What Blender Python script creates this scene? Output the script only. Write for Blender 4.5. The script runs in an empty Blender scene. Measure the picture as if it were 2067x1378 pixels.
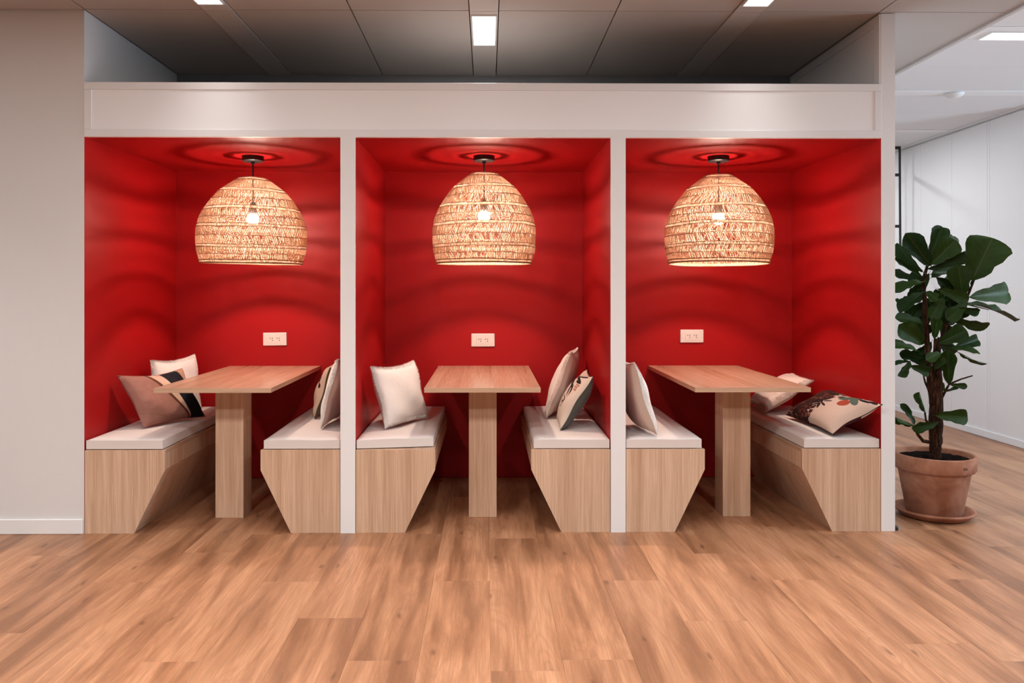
import bpy, bmesh, math, random
from mathutils import Vector, Matrix

# ------------------------------------------------------------------ camera
S = 0.00256            # metres per photo pixel on the booth front plane (y = 0)
D = 4.08               # camera distance from that plane
F = D / S              # focal length in photo pixels
EYE = 1.252
YAW = 0.0100
CX = 984 + F * math.tan(YAW)
CY = 585.0
scn = bpy.context.scene
cd = bpy.data.cameras.new('camera')
cam = bpy.data.objects.new('camera', cd)
scn.collection.objects.link(cam)
cam.location = (0, -D, EYE)
cam.rotation_euler = (math.pi / 2, 0, -YAW)
cd.sensor_width = 36
cd.lens = F / 2067 * 36
cd.shift_x = (1033.5 - CX) / 2067
cd.shift_y = -(689 - CY) / 2067
cd.clip_start = 0.05
scn.camera = cam

# ------------------------------------------------------------------ world, big lights, exposure
BULB_L = 840.0           # pendant bulb radiance
CEIL_WARM = 29.5         # watts of each lounge ceiling fixture
CEIL_COOL = 15.0         # watts of each corridor ceiling fixture
CEIL_NEAR = 6.3          # the dimmed fixtures right above the booths
SPREAD = math.radians(180)
NARROW = math.radians(78)
WIN_W = 600.0            # daylight entering by the side window
wd = bpy.data.worlds.new('world')
scn.world = wd
wd.use_nodes = True
wd.node_tree.nodes['Background'].inputs[0].default_value = (0.75, 0.85, 1.0, 1)
wd.node_tree.nodes['Background'].inputs[1].default_value = 0.6
wl = bpy.data.lights.new('window_daylight', 'AREA')
wl.shape = 'RECTANGLE'
wl.size = 5.2
wl.size_y = 1.7
wl.energy = WIN_W
wl.color = (0.64, 0.83, 1.0)
wlo = bpy.data.objects.new('window_daylight', wl)
scn.collection.objects.link(wlo)
wlo.location = (6.68, -0.75, 1.75)
wlo.rotation_euler = (0, math.pi / 2, 0)
scn.view_settings.view_transform = 'Standard'
scn.view_settings.look = 'None'
scn.view_settings.gamma = 1.0
scn.view_settings.exposure = 0.0
scn.view_settings.use_curve_mapping = False

# ------------------------------------------------------------------ helpers
col = scn.collection
rnd = random.Random(7)


def ray(px, py):
    a = (px - CX) / F
    return Vector((math.sin(YAW) + math.cos(YAW) * a, math.cos(YAW) - math.sin(YAW) * a, (CY - py) / F))


def on_y(px, py, y):
    r = ray(px, py)
    return Vector((0, -D, EYE)) + r * ((y + D) / r.y)


def on_z(px, py, z):
    r = ray(px, py)
    return Vector((0, -D, EYE)) + r * ((z - EYE) / r.z)


def new_bm():
    return bmesh.new()


def box(bm, x0, x1, y0, y1, z0, z1, bev=0.0, seg=1):
    co = [(x0, y0, z0), (x1, y0, z0), (x1, y1, z0), (x0, y1, z0), (x0, y0, z1), (x1, y0, z1), (x1, y1, z1), (x0, y1, z1)]
    v = [bm.verts.new(c) for c in co]
    fs = [bm.faces.new([v[i] for i in q]) for q in ((0, 3, 2, 1), (4, 5, 6, 7), (0, 1, 5, 4), (1, 2, 6, 5), (2, 3, 7, 6), (3, 0, 4, 7))]
    if bev:
        es = set()
        for f_ in fs:
            es.update(f_.edges)
        bmesh.ops.bevel(bm, geom=list(es), offset=bev, segments=seg, affect='EDGES', profile=0.5)
    return v


def prism(bm, poly, y0, y1):
    """poly: list of (x, z), extruded along y"""
    a = [bm.verts.new((x, y0, z)) for x, z in poly]
    b = [bm.verts.new((x, y1, z)) for x, z in poly]
    n = len(poly)
    bm.faces.new(a)
    bm.faces.new(list(reversed(b)))
    for i in range(n):
        j = (i + 1) % n
        bm.faces.new((a[j], a[i], b[i], b[j]))


def lathe(bm, prof, n=48, cx=0, cy=0):
    """prof: list of (r, z); r = 0 closes"""
    rings = []
    for r, z in prof:
        if r < 1e-6:
            rings.append([bm.verts.new((cx, cy, z))])
        else:
            rings.append([bm.verts.new((cx + r * math.cos(2 * math.pi * k / n), cy + r * math.sin(2 * math.pi * k / n), z)) for k in range(n)])
    for a, b in zip(rings, rings[1:]):
        for k in range(n):
            k2 = (k + 1) % n
            if len(a) == 1 and len(b) == 1:
                continue
            if len(a) == 1:
                bm.faces.new((a[0], b[k], b[k2]))
            elif len(b) == 1:
                bm.faces.new((a[k], a[k2], b[0]))
            else:
                bm.faces.new((a[k], a[k2], b[k2], b[k]))


def tube(bm, pts, rad, n=8, closed=False, caps=True):
    pts = [Vector(p) for p in pts]
    m = len(pts)
    rings = []
    up = Vector((0.13, 0.21, 0.97))
    for i, p in enumerate(pts):
        if closed:
            t = pts[(i + 1) % m] - pts[i - 1]
        else:
            t = pts[min(i + 1, m - 1)] - pts[max(i - 1, 0)]
        t.normalize()
        a = t.cross(up)
        if a.length < 0.05:
            a = t.cross(Vector((1, 0, 0)))
        a.normalize()
        b = t.cross(a)
        r = rad[i] if isinstance(rad, (list, tuple)) else rad
        rings.append([bm.verts.new(p + (a * math.cos(2 * math.pi * k / n) + b * math.sin(2 * math.pi * k / n)) * r) for k in range(n)])
    pairs = list(zip(rings, rings[1:]))
    if closed:
        pairs.append((rings[-1], rings[0]))
    for a, b in pairs:
        for k in range(n):
            k2 = (k + 1) % n
            bm.faces.new((a[k], a[k2], b[k2], b[k]))
    if caps and not closed:
        bm.faces.new(list(reversed(rings[0])))
        bm.faces.new(rings[-1])


def mesh_of(bm, name, smooth=False):
    bmesh.ops.recalc_face_normals(bm, faces=bm.faces[:])
    me = bpy.data.meshes.new(name)
    bm.to_mesh(me)
    bm.free()
    if smooth:
        for p in me.polygons:
            p.use_smooth = True
    return me


def obj(name, bm_or_me, mat, parent=None, loc=None, smooth=False, recalc=True):
    if isinstance(bm_or_me, bpy.types.Mesh):
        me = bm_or_me
    else:
        me = mesh_of(bm_or_me, name, smooth)
    if mat is not None and not me.materials:
        me.materials.append(mat)
    o = bpy.data.objects.new(name, me)
    col.objects.link(o)
    if parent is not None:
        o.parent = parent
    if loc is not None:
        o.location = loc
    return o


def tag(o, label, cat, group=None, kind=None):
    o['label'] = label
    o['category'] = cat
    if group:
        o['group'] = group
    if kind:
        o['kind'] = kind
    return o


def thing(name, label, cat, loc=(0, 0, 0), rot=(0, 0, 0), group=None, kind=None):
    o = bpy.data.objects.new(name, None)
    col.objects.link(o)
    o.location = loc
    o.rotation_euler = rot
    o.empty_display_size = 0.1
    return tag(o, label, cat, group, kind)


def struct(name, bm, mat, label, cat='wall'):
    return tag(obj(name, bm, mat), label, cat, kind='structure')


def sbox(name, mat, label, cat, *a, bev=0.0):
    bm = new_bm()
    box(bm, *a, bev=bev)
    return struct(name, bm, mat, label, cat)


def pbox(name, mat, parent, *a, bev=0.0, seg=1):
    bm = new_bm()
    box(bm, *a, bev=bev, seg=seg)
    return obj(name, bm, mat, parent)


# ------------------------------------------------------------------ materials
class NT:
    def __init__(self, name):
        self.m = bpy.data.materials.new(name)
        self.m.use_nodes = True
        self.t = self.m.node_tree
        self.b = self.t.nodes['Principled BSDF']

    def n(self, typ, **kw):
        nd = self.t.nodes.new(typ)
        for k, v in kw.items():
            setattr(nd, k, v)
        return nd

    def set(self, sock, v):
        if isinstance(v, bpy.types.NodeSocket):
            self.t.links.new(v, sock)
        else:
            sock.default_value = v

    def math(self, op, a, b=None, c=None, clamp=False):
        nd = self.n('ShaderNodeMath', operation=op)
        nd.use_clamp = clamp
        self.set(nd.inputs[0], a)
        if b is not None:
            self.set(nd.inputs[1], b)
        if c is not None:
            self.set(nd.inputs[2], c)
        return nd.outputs[0]

    def mix(self, fac, a, b, mode='MIX'):
        nd = self.n('ShaderNodeMix', data_type='RGBA', blend_type=mode)
        self.set(nd.inputs[0], fac)
        self.set(nd.inputs[6], a)
        self.set(nd.inputs[7], b)
        return nd.outputs[2]

    def coord(self, which='Object'):
        return self.n('ShaderNodeTexCoord').outputs[which]

    def mapping(self, vec, scale=(1, 1, 1), loc=(0, 0, 0), rot=(0, 0, 0)):
        nd = self.n('ShaderNodeMapping')
        self.set(nd.inputs[0], vec)
        self.set(nd.inputs[1], loc)
        nd.inputs[2].default_value = rot
        nd.inputs[3].default_value = scale
        return nd.outputs[0]

    def noise(self, vec, scale=5, detail=3, rough=0.5, dist=0.0, out='Fac'):
        nd = self.n('ShaderNodeTexNoise')
        self.set(nd.inputs['Vector'], vec)
        nd.inputs['Scale'].default_value = scale
        nd.inputs['Detail'].default_value = detail
        nd.inputs['Roughness'].default_value = rough
        nd.inputs['Distortion'].default_value = dist
        return nd.outputs[out]

    def ramp(self, fac, stops):
        nd = self.n('ShaderNodeValToRGB')
        self.set(nd.inputs[0], fac)
        e = nd.color_ramp.elements
        while len(e) < len(stops):
            e.new(0.5)
        for i, (p, c) in enumerate(stops):
            e[i].position = p
            e[i].color = (c[0], c[1], c[2], 1) if not isinstance(c, float) else (c, c, c, 1)
        return nd.outputs[0]

    def sep(self, vec):
        nd = self.n('ShaderNodeSeparateXYZ')
        self.set(nd.inputs[0], vec)
        return nd.outputs

    def bump(self, h, strength=0.2, dist=0.002):
        nd = self.n('ShaderNodeBump')
        nd.inputs['Strength'].default_value = strength
        nd.inputs['Distance'].default_value = dist
        self.set(nd.inputs['Height'], h)
        self.t.links.new(nd.outputs[0], self.b.inputs['Normal'])

    def color(self, c):
        self.set(self.b.inputs['Base Color'], c if isinstance(c, bpy.types.NodeSocket) else (c[0], c[1], c[2], 1))

    def rough(self, r, spec=None):
        self.set(self.b.inputs['Roughness'], r)
        if spec is not None:
            self.b.inputs['Specular IOR Level'].default_value = spec


def paint(name, c, rough=0.6, spec=0.4, tex=0.06):
    m = NT(name)
    v = m.coord()
    n1 = m.noise(v, 2.2, 3)
    m.color(m.mix(m.math('MULTIPLY', n1, 0.10), (c[0], c[1], c[2], 1), (c[0] * .86, c[1] * .86, c[2] * .86, 1)))
    m.rough(rough, spec)
    if tex:
        m.bump(m.noise(v, 260, 2), tex, 0.001)
    return m.m


def plain(name, c, rough=0.5, metal=0.0, spec=0.5):
    m = NT(name)
    v = m.coord()
    n1 = m.noise(v, 18, 2)
    m.color(m.mix(m.math('MULTIPLY', n1, 0.16), (c[0], c[1], c[2], 1), (c[0] * .8, c[1] * .8, c[2] * .8, 1)))
    m.rough(rough, spec)
    m.b.inputs['Metallic'].default_value = metal
    return m.m


def emit(name, c, s):
    m = NT(name)
    m.t.nodes.remove(m.b)
    e = m.n('ShaderNodeEmission')
    e.inputs[0].default_value = (c[0], c[1], c[2], 1)
    e.inputs[1].default_value = s
    m.t.links.new(e.outputs[0], m.t.nodes['Material Output'].inputs[0])
    return m.m


def laminate(name, axis):
    """oak laminate of the furniture, grain running along the given axis"""
    m = NT(name)
    inf = m.n('ShaderNodeObjectInfo').outputs['Random']
    off = m.n('ShaderNodeCombineXYZ')
    m.set(off.inputs[0], m.math('MULTIPLY', inf, 13.0))
    m.set(off.inputs[1], m.math('MULTIPLY', inf, 7.0))
    m.set(off.inputs[2], m.math('MULTIPLY', inf, 5.0))
    sc = [1.0, 1.0, 1.0]
    sc[axis] = 0.016
    v = m.mapping(m.coord(), scale=tuple(sc), loc=off.outputs[0])
    broad = m.noise(v, 11, 3, 0.55, 0.6)
    fine = m.noise(v, 240, 3, 0.6)
    mid = m.noise(v, 52, 3, 0.55, 0.4)
    c = m.ramp(broad, [(0.30, (0.50, 0.315, 0.205)), (0.5, (0.61, 0.41, 0.280)), (0.72, (0.68, 0.475, 0.335))])
    c = m.mix(m.math('MULTIPLY', m.ramp(fine, [(0.42, 1.0), (0.58, 0.0)]), 0.34), c, (0.33, 0.18, 0.10, 1))
    c = m.mix(m.math('MULTIPLY', m.ramp(mid, [(0.35, 1.0), (0.50, 0.0)]), 0.30), c, (0.38, 0.21, 0.115, 1))
    m.color(c)
    m.rough(0.20 if axis == 1 else 0.5, 0.75 if axis == 1 else 0.35)
    m.bump(fine, 0.015 if axis == 1 else 0.08, 0.0006)
    return m.m


def plank_mat():
    """oak floor: every plank shifts the pattern by its own random number"""
    m = NT('oak_floor')
    inf = m.n('ShaderNodeObjectInfo').outputs['Random']
    off = m.n('ShaderNodeCombineXYZ')
    m.set(off.inputs[0], m.math('MULTIPLY', inf, 57.0))
    m.set(off.inputs[1], m.math('MULTIPLY', inf, 91.0))
    m.set(off.inputs[2], m.math('MULTIPLY', inf, 23.0))
    base = m.coord()
    add = m.n('ShaderNodeVectorMath', operation='ADD')
    m.set(add.inputs[0], base)
    m.set(add.inputs[1], off.outputs[0])
    v = add.outputs[0]
    # knots
    kv = m.mapping(v, scale=(3.4, 1.25, 1))
    wob = m.noise(m.mapping(v, scale=(1, 0.5, 1)), 9, 2, 0.5, out='Color')
    kadd = m.n('ShaderNodeVectorMath', operation='MULTIPLY_ADD')
    m.set(kadd.inputs[0], wob)
    kadd.inputs[1].default_value = (0.22, 0.22, 0)
    m.set(kadd.inputs[2], kv)
    vo = m.n('ShaderNodeTexVoronoi', feature='F1', voronoi_dimensions='2D')
    m.set(vo.inputs['Vector'], kadd.outputs[0])
    vo.inputs['Scale'].default_value = 1.0
    kd = vo.outputs['Distance']
    near = m.ramp(kd, [(0.0, 1.0), (0.32, 0.0)])
    # growth rings bend round the knots
    hgt = m.noise(m.mapping(v, scale=(4.0, 0.34, 1)), 1.5, 2.0, 0.5, 0.2)
    bulge = m.math('POWER', m.math('SUBTRACT', 1.0, m.math('MULTIPLY', kd, 1.0, clamp=True)), 5.0)
    ring = m.math('MULTIPLY', m.math('ADD', hgt, m.math('MULTIPLY', bulge, 0.22)), 105.0)
    sn = m.math('MULTIPLY_ADD', m.math('SINE', ring), 0.5, 0.5)
    smear = m.noise(m.mapping(v, scale=(6.5, 0.62, 1)), 1.5, 5, 0.6, 0.35)
    fine = m.noise(m.mapping(v, scale=(1, 0.022, 1)), 190, 3, 0.6)
    fleck = m.noise(m.mapping(v, scale=(1, 0.06, 1)), 420, 2, 0.5)
    tone = m.ramp(smear, [(0.37, (0.215, 0.098, 0.047)), (0.47, (0.365, 0.182, 0.093)), (0.56, (0.470, 0.250, 0.135)), (0.74, (0.550, 0.315, 0.180))])
    per = m.math('MULTIPLY_ADD', inf, 0.16, 0.92)
    tone = m.mix(1.0, tone, m.n('ShaderNodeCombineColor').outputs[0], 'MIX') if False else tone
    mulc = m.n('ShaderNodeCombineColor')
    for i in range(3):
        m.set(mulc.inputs[i], per)
    tone = m.mix(1.0, tone, mulc.outputs[0], 'MULTIPLY')
    tone = m.mix(1.0, tone, (0.91, 0.825, 0.785, 1), 'MULTIPLY')
    tone = m.mix(m.math('MULTIPLY', m.ramp(sn, [(0.50, 0.0), (0.97, 1.0)]), 0.25), tone, (0.215, 0.098, 0.046, 1))
    tone = m.mix(m.math('MULTIPLY', m.ramp(fine, [(0.40, 1.0), (0.60, 0.0)]), 0.42), tone, (0.225, 0.108, 0.052, 1))
    tone = m.mix(m.math('MULTIPLY', m.ramp(fleck, [(0.60, 0.0), (0.75, 1.0)]), 0.18), tone, (0.62, 0.42, 0.28, 1))
    halo = m.math('MULTIPLY', m.ramp(kd, [(0.03, 1.0), (0.36, 0.0)]), m.ramp(smear, [(0.35, 1.0), (0.6, 0.15)]))
    tone = m.mix(m.math('MULTIPLY', halo, 0.45), tone, (0.20, 0.085, 0.04, 1))
    tone = m.mix(m.ramp(kd, [(0.0, 0.8), (0.018, 0.6), (0.045, 0.0)]), tone, (0.105, 0.044, 0.022, 1))
    m.color(tone)
    m.rough(m.math('MULTIPLY_ADD', smear, 0.16, 0.34), 0.45)
    m.bump(fine, 0.10, 0.0008)
    return m.m


def cloth(name, c, c2=None, scale=900, rough=0.9, wr=0.25):
    m = NT(name)
    v = m.coord()
    c2 = c2 or tuple(k * 0.8 for k in c)
    f1 = m.noise(v, scale, 2)
    f2 = m.noise(v, 9, 3)
    m.color(m.mix(m.math('MULTIPLY', m.math('ADD', f1, f2), 0.35), (*c, 1), (*c2, 1)))
    m.rough(rough, 0.15)
    try:
        m.b.inputs['Sheen Weight'].default_value = 0.15
    except Exception:
        pass
    m.bump(m.math('ADD', m.math('MULTIPLY', f1, 0.15), m.noise(v, 26, 3)), wr, 0.004)
    return m.m


M = {}
M['white'] = paint('white_wall_paint', (0.66, 0.645, 0.635), 0.75, 0.25)
M['white_lacquer'] = paint('white_lacquer', (0.75, 0.745, 0.74), 0.42, 0.45, 0.02)
M['fascia'] = paint('fascia_white', (0.83, 0.83, 0.83), 0.38, 0.45, 0.02)
M['grey_wall'] = paint('corridor_white', (0.80, 0.79, 0.79), 0.6, 0.3)
M['darkened'] = paint('darkened_board', (0.22, 0.20, 0.19), 0.9, 0.1)  # unseen booth top, given a dark colour to cut bounce light above it
M['lounge'] = paint('lounge_wall_grey', (0.30, 0.28, 0.265), 0.8, 0.2)  # unseen walls, greyed so less light bounces into the booths
M['upper'] = paint('upper_wall_shade', (0.27, 0.28, 0.30), 0.7, 0.25)  # pale wall; the shade above the booths is put into this colour
M['red'] = paint('red_wall_paint', (0.325, 0.0052, 0.0062), 0.44, 0.20, 0.05)
M['ceil'] = paint('ceiling_panel_dimmed', (0.47, 0.43, 0.40), 0.6, 0.3, 0.0)  # white metal panels; the ceiling's dim light is put into the colour
M['strip'] = paint('ceiling_strip_dimmed', (0.54, 0.50, 0.47), 0.5, 0.35, 0.0)  # white strips, toned down with the panels for the dim ceiling
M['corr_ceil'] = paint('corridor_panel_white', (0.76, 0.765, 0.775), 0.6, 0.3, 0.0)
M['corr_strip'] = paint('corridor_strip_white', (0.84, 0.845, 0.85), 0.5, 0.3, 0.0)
M['void'] = plain('dark_void', (0.035, 0.032, 0.03), 0.9)
M['oak_z'] = laminate('oak_laminate_upright', 2)
M['oak_y'] = laminate('oak_laminate_lengthwise', 1)
M['oak_x'] = laminate('oak_edge_band', 0)
M['floor'] = plank_mat()
M['seat'] = cloth('cushion_linen', (0.67, 0.605, 0.565), (0.60, 0.53, 0.49))
M['black'] = plain('black_metal', (0.012, 0.012, 0.012), 0.45)
M['socket'] = plain('white_plastic', (0.72, 0.63, 0.58), 0.4)
M['hole'] = plain('socket_dark', (0.01, 0.006, 0.006), 0.8)
M['warm_light'] = emit('warm_light_diffuser', (1.0, 0.93, 0.91), 5.0)
M['cool_light'] = emit('cool_light_diffuser', (1.0, 0.95, 0.95), 5.0)
M['bulb'] = emit('bulb_glow', (1.0, 0.79, 0.65), BULB_L)

# ================================================================== THE SETTING
XA, XB = -2.073, 2.043          # booth row, inner faces
PX = 2.117                      # outer face of the end partition
DIV = [(-0.756, -0.682), (0.638, 0.713)]
CENT = [-1.4145, -0.022, 1.378]
YB = 1.20                       # booth back wall
ZB, ZF, ZC = 2.040, 2.320, 2.690
CORR = 4.237                    # corridor wall

# ---- floor: base slab and planks
bm = new_bm()
box(bm, -5.0, 6.6, -8.0, 6.2, -0.10, -0.014)
fl = struct('floor', bm, M['floor'], 'oak plank floor running from the lounge into the booths and corridor', 'floor')
PW, PL, P0X = 0.2435, 1.385, 0.010
joint = {-1: -.68, -2: -1.409, -4: -.68, -5: -1.409, 1: -1.409, 2: -.68, 4: -.337, 5: -.68, -3: -1.06, 0: -.10, 3: -1.10, 6: -1.30,
         -6: -.30, -7: -.68, -8: -1.18, -9: -.337, 7: -.05, 8: -.68, 9: -1.36}
cache = {}


def plank(x0, x1, y0, y1):
    g = 0.0002
    key = (round(x1 - x0, 4), round(y1 - y0, 4))
    if key not in cache:
        b = new_bm()
        hx, hy = key[0] / 2 - g, key[1] / 2 - g
        box(b, -hx, hx, -hy, hy, -0.0135, 0.0, bev=0.00035)
        cache[key] = mesh_of(b, 'plank')
        cache[key].materials.append(M['floor'])
    obj('plank', cache[key], None, fl, ((x0 + x1) / 2, (y0 + y1) / 2, 0))


for k in range(-12, 18):
    x0 = P0X + k * PW
    x1 = x0 + PW
    ymax = 1.19 if x0 < 2.05 else 6.0
    if x1 < -2.1:
        ymax = 0.03
    ymin = -1.9
    j = joint.get(k, -((k * 0.618) % 1.0) * PL)
    while j > ymin:
        j -= PL
    ys = []
    while j < ymax:
        ys.append(j)
        j += PL
    ys.append(j)
    for a, b in zip(ys, ys[1:]):
        b2 = min(b, ymax)
        a2 = a
        if b2 - a2 > 0.02:
            plank(x0, x1, a2, b2)
xl, xr = P0X - 12 * PW, P0X + 18 * PW
for a in ((-5.0, 6.6, -8.0, -3.3), (-5.0, xl, -3.3, 0.03), (xr, 6.6, -3.3, 2.05)):
    pbox('plank_field', M['floor'], fl, a[0], a[1], a[2], a[3], -0.0135, -0.0005)

# ---- walls
sbox('wall_left', M['white'], 'white painted wall beside the booth with the striped pillow', 'wall', -5.0, XA, 0.0, 1.36, -0.01, ZC + 0.04)
sbox('wall_back', M['upper'], 'shade-toned grey wall above and behind the booths', 'wall', XA, PX, YB + 0.012, 1.36, -0.01, ZC + 0.04)
sbox('wall_right', M['white_lacquer'], 'white end partition between the booths and the potted fig', 'wall', XB + 0.001, PX, 0.0, YB + 0.012, 0.0, ZC - 0.004)
sbox('wall_booth_back', M['red'], 'deep red painted back wall of the booths', 'wall', XA + .001, XB, YB, YB + 0.012, 0.0, ZB + 0.004)
sbox('wall_booth_left', M['red'], 'deep red side wall behind the striped pillow', 'wall', XA, XA + 0.001, 0.001, YB, 0.0, ZB + 0.004)
sbox('wall_booth_right', M['red'], 'deep red side wall behind the dark floral pillow', 'wall', XB, XB + 0.001, 0.001, YB, 0.0, ZB + 0.004)
for i, (a, b) in enumerate(DIV):
    sbox('wall_divider', M['red'], 'red divider wall between the ' + ('striped-pillow booth and the middle booth' if i == 0 else 'middle booth and the booth next to the fig'),
         'wall', a, b, 0.003, YB, 0.0, ZB + 0.004)
    sbox('trim_%d' % (i + 1), M['white_lacquer'], 'white edge strip of the divider ' + ('beside the striped-pillow booth' if i == 0 else 'beside the booth next to the fig'),
         'trim', a - 0.001, b + 0.001, -0.008, 0.003, 0.0, ZB)
for i, c in enumerate(CENT):
    x0 = [XA + .001, DIV[0][1], DIV[1][1]][i]
    x1 = [DIV[0][0], DIV[1][0], XB][i]
    sbox('ceiling_booth', M['red'], 'red painted booth ceiling ' + ['over the striped pillow', 'of the middle booth', 'of the booth next to the fig'][i], 'ceiling',
         x0, x1, 0.004, YB, ZB + 0.0005, ZB + 0.02)
fa = thing('trim_3', 'long white panelled fascia above the three red booths', 'fascia', (0, 0, ZB), kind='structure')
pbox('panel', M['fascia'], fa, XA + 0.036, XB - 0.03, 0.001, 0.02, 0.036, ZF - ZB - 0.036)
pbox('rail', M['white_lacquer'], fa, XA, XB + 0.001, -0.004, 0.02, 0.0, 0.0375, bev=0.001)
pbox('rail', M['white_lacquer'], fa, XA, XB + 0.001, -0.004, 0.02, ZF - ZB - 0.0375, ZF - ZB, bev=0.001)
pbox('stile', M['white_lacquer'], fa, XA, XA + 0.038, -0.003, 0.02, 0.038, ZF - ZB - 0.038, bev=0.001)
pbox('stile', M['white_lacquer'], fa, XB - 0.032, XB + 0.001, -0.003, 0.02, 0.038, ZF - ZB - 0.038, bev=0.001)
sbox('ceiling_booth_top', M['darkened'], 'raw unseen top board closing the booths below the ceiling', 'ceiling', XA, XB + .001, 0.021, YB + .01, ZF - 0.03, ZF - 0.004)
# panel frame on the partition above the booths
pf = thing('trim_4', 'flat frame moulding on the partition above the booths', 'trim', (XB + 0.001, 0, ZF), kind='structure')
hz = ZC - 0.006 - ZF
pbox('rail', M['white_lacquer'], pf, -0.010, 0.0, 0.001, YB + .01, hz - 0.05, hz)
pbox('stile', M['white_lacquer'], pf, -0.010, 0.0, 0.001, 0.055, 0.0, hz - 0.05)
pbox('stile', M['white_lacquer'], pf, -0.010, 0.0, YB - .03, YB + .01, 0.0, hz - 0.05)
# corridor wall with joined panels
cw = thing('wall_corridor', 'pale panelled corridor wall behind the potted fig', 'wall', (CORR, 0, 0), kind='structure')
pbox('wall_core', M['grey_wall'], cw, 0.012, 0.15, 2.02, 6.2, 0, ZC + .02)
ys = [2.0, 2.54, 2.575, 3.085, 3.60, 4.12, 4.155, 4.7, 5.2, 6.0]
for a, b in zip(ys, ys[1:]):
    pbox('wall_panel', M['grey_wall'], cw, 0.0, 0.012, a + .001, b - .001, 0.0, ZC - .012, bev=.001)
bb = new_bm()
box(bb, CORR - 0.012, CORR, 2.0, 6.0, 0.0, 0.06, bev=0.003)
struct('baseboard_corridor', bb, M['grey_wall'], 'low pale baseboard along the corridor wall', 'baseboard')
bb = new_bm()
box(bb, -5.0, XA - 0.004, -0.013, 0.0, 0.0, 0.077, bev=0.003)
struct('baseboard_left', bb, M['white_lacquer'], 'white baseboard under the plain white wall', 'baseboard')
sbox('wall_far', M['grey_wall'], 'pale wall closing the far end of the corridor', 'wall', 2.0, 4.4, 6.0, 6.15, 0.0, ZC)
sbox('wall_far_side', M['grey_wall'], 'pale corridor wall behind the booths', 'wall', 1.95, 2.0, 1.36, 6.15, 0.0, ZC)
sbox('wall_front', M['lounge'], 'unseen greyed wall of the room opposite the booths', 'wall', -5.0, 6.75, -8.1, -8.0, 0, ZC)
sbox('wall_side', M['lounge'], 'unseen greyed side wall of the lounge', 'wall', -5.1, -5.0, -8.0, 1.36, 0, ZC)
sbox('wall_return', M['white'], 'short return wall at the end of the corridor panels', 'wall', CORR + .15, 6.75, 2.0, 2.1, 0, ZC)
# window wall out of frame on the right
ww = thing('wall_window', 'white wall with a wide window facing the lounge', 'wall', (6.6, 0, 0), kind='structure')
for a in ((-8.0, 2.0, 0.0, 0.85), (-8.0, 2.0, 2.62, ZC), (-8.0, -3.45, 0.85, 2.62), (1.9, 2.0, 0.85, 2.62)):
    pbox('wall_section', M['white'], ww, 0.0, 0.15, a[0], a[1], a[2], a[3])
for y in (-3.42, -2.1, -.8, .55, 1.87):
    pbox('window_bar', M['white_lacquer'], ww, 0.02, 0.06, y - .025, y + .025, 0.85, 2.62)

# ---- ceiling
ce = new_bm()
box(ce, -5.1, 6.75, -8.1, 6.2, ZC + 0.02, ZC + 0.10)
ce = struct('ceiling', ce, M['void'], 'suspended ceiling of white metal panels and strips', 'ceiling')


def cpanel(x0, x1, y0, y1, mat, name='ceiling_panel', g=0.002, dz=0.0):
    pbox(name, mat, ce, x0 + g, x1 - g, y0 + g, y1 - g, ZC + dz, ZC + 0.016)


STR = -0.018
for k in range(-3, 2):
    sx = STR + 1.365 * k
    seam0 = max(sx - 0.6825, -5.0)
    seam1 = sx + 0.6825
    for (y0, y1) in ((-2.6, -0.012), (-0.012, 1.212)):
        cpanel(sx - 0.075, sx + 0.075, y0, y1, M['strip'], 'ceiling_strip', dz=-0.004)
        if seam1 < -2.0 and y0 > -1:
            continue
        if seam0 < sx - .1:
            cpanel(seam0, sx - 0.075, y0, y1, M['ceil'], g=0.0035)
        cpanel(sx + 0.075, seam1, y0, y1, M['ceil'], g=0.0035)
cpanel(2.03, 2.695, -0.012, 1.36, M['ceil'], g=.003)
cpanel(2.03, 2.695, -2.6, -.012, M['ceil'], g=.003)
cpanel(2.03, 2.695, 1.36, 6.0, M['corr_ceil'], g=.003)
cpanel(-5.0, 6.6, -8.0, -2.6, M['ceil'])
pbox('ceiling_rail', M['strip'], ce, 2.697, 2.722, -2.6, 6.0, ZC - 0.010, ZC + 0.015)
edges = [(-2.6, -1.74, 0), (-1.74, -1.16, 0), (-1.16, -0.96, 1), (-0.96, -.38, 0), (-.38, .20, 0), (.20, .40, 1), (.40, .985, 0), (.985, 1.59, 0), (1.59, 1.72, 1), (1.72, 2.34, 0),
         (2.34, 2.955, 0), (2.955, 3.085, 1), (3.085, 3.7, 0), (3.7, 4.31, 0), (4.31, 4.45, 1), (4.45, 6.0, 0)]
for a, b, s in edges:
    xe = 6.6 if b < 2.0 else CORR - 0.07
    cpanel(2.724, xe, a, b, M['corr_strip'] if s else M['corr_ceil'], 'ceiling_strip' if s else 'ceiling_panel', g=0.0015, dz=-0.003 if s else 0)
pbox('ceiling_rail', M['corr_ceil'], ce, CORR - 0.068, CORR - .002, 2.0, 6.0, ZC - 0.004, ZC + 0.015)


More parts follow.
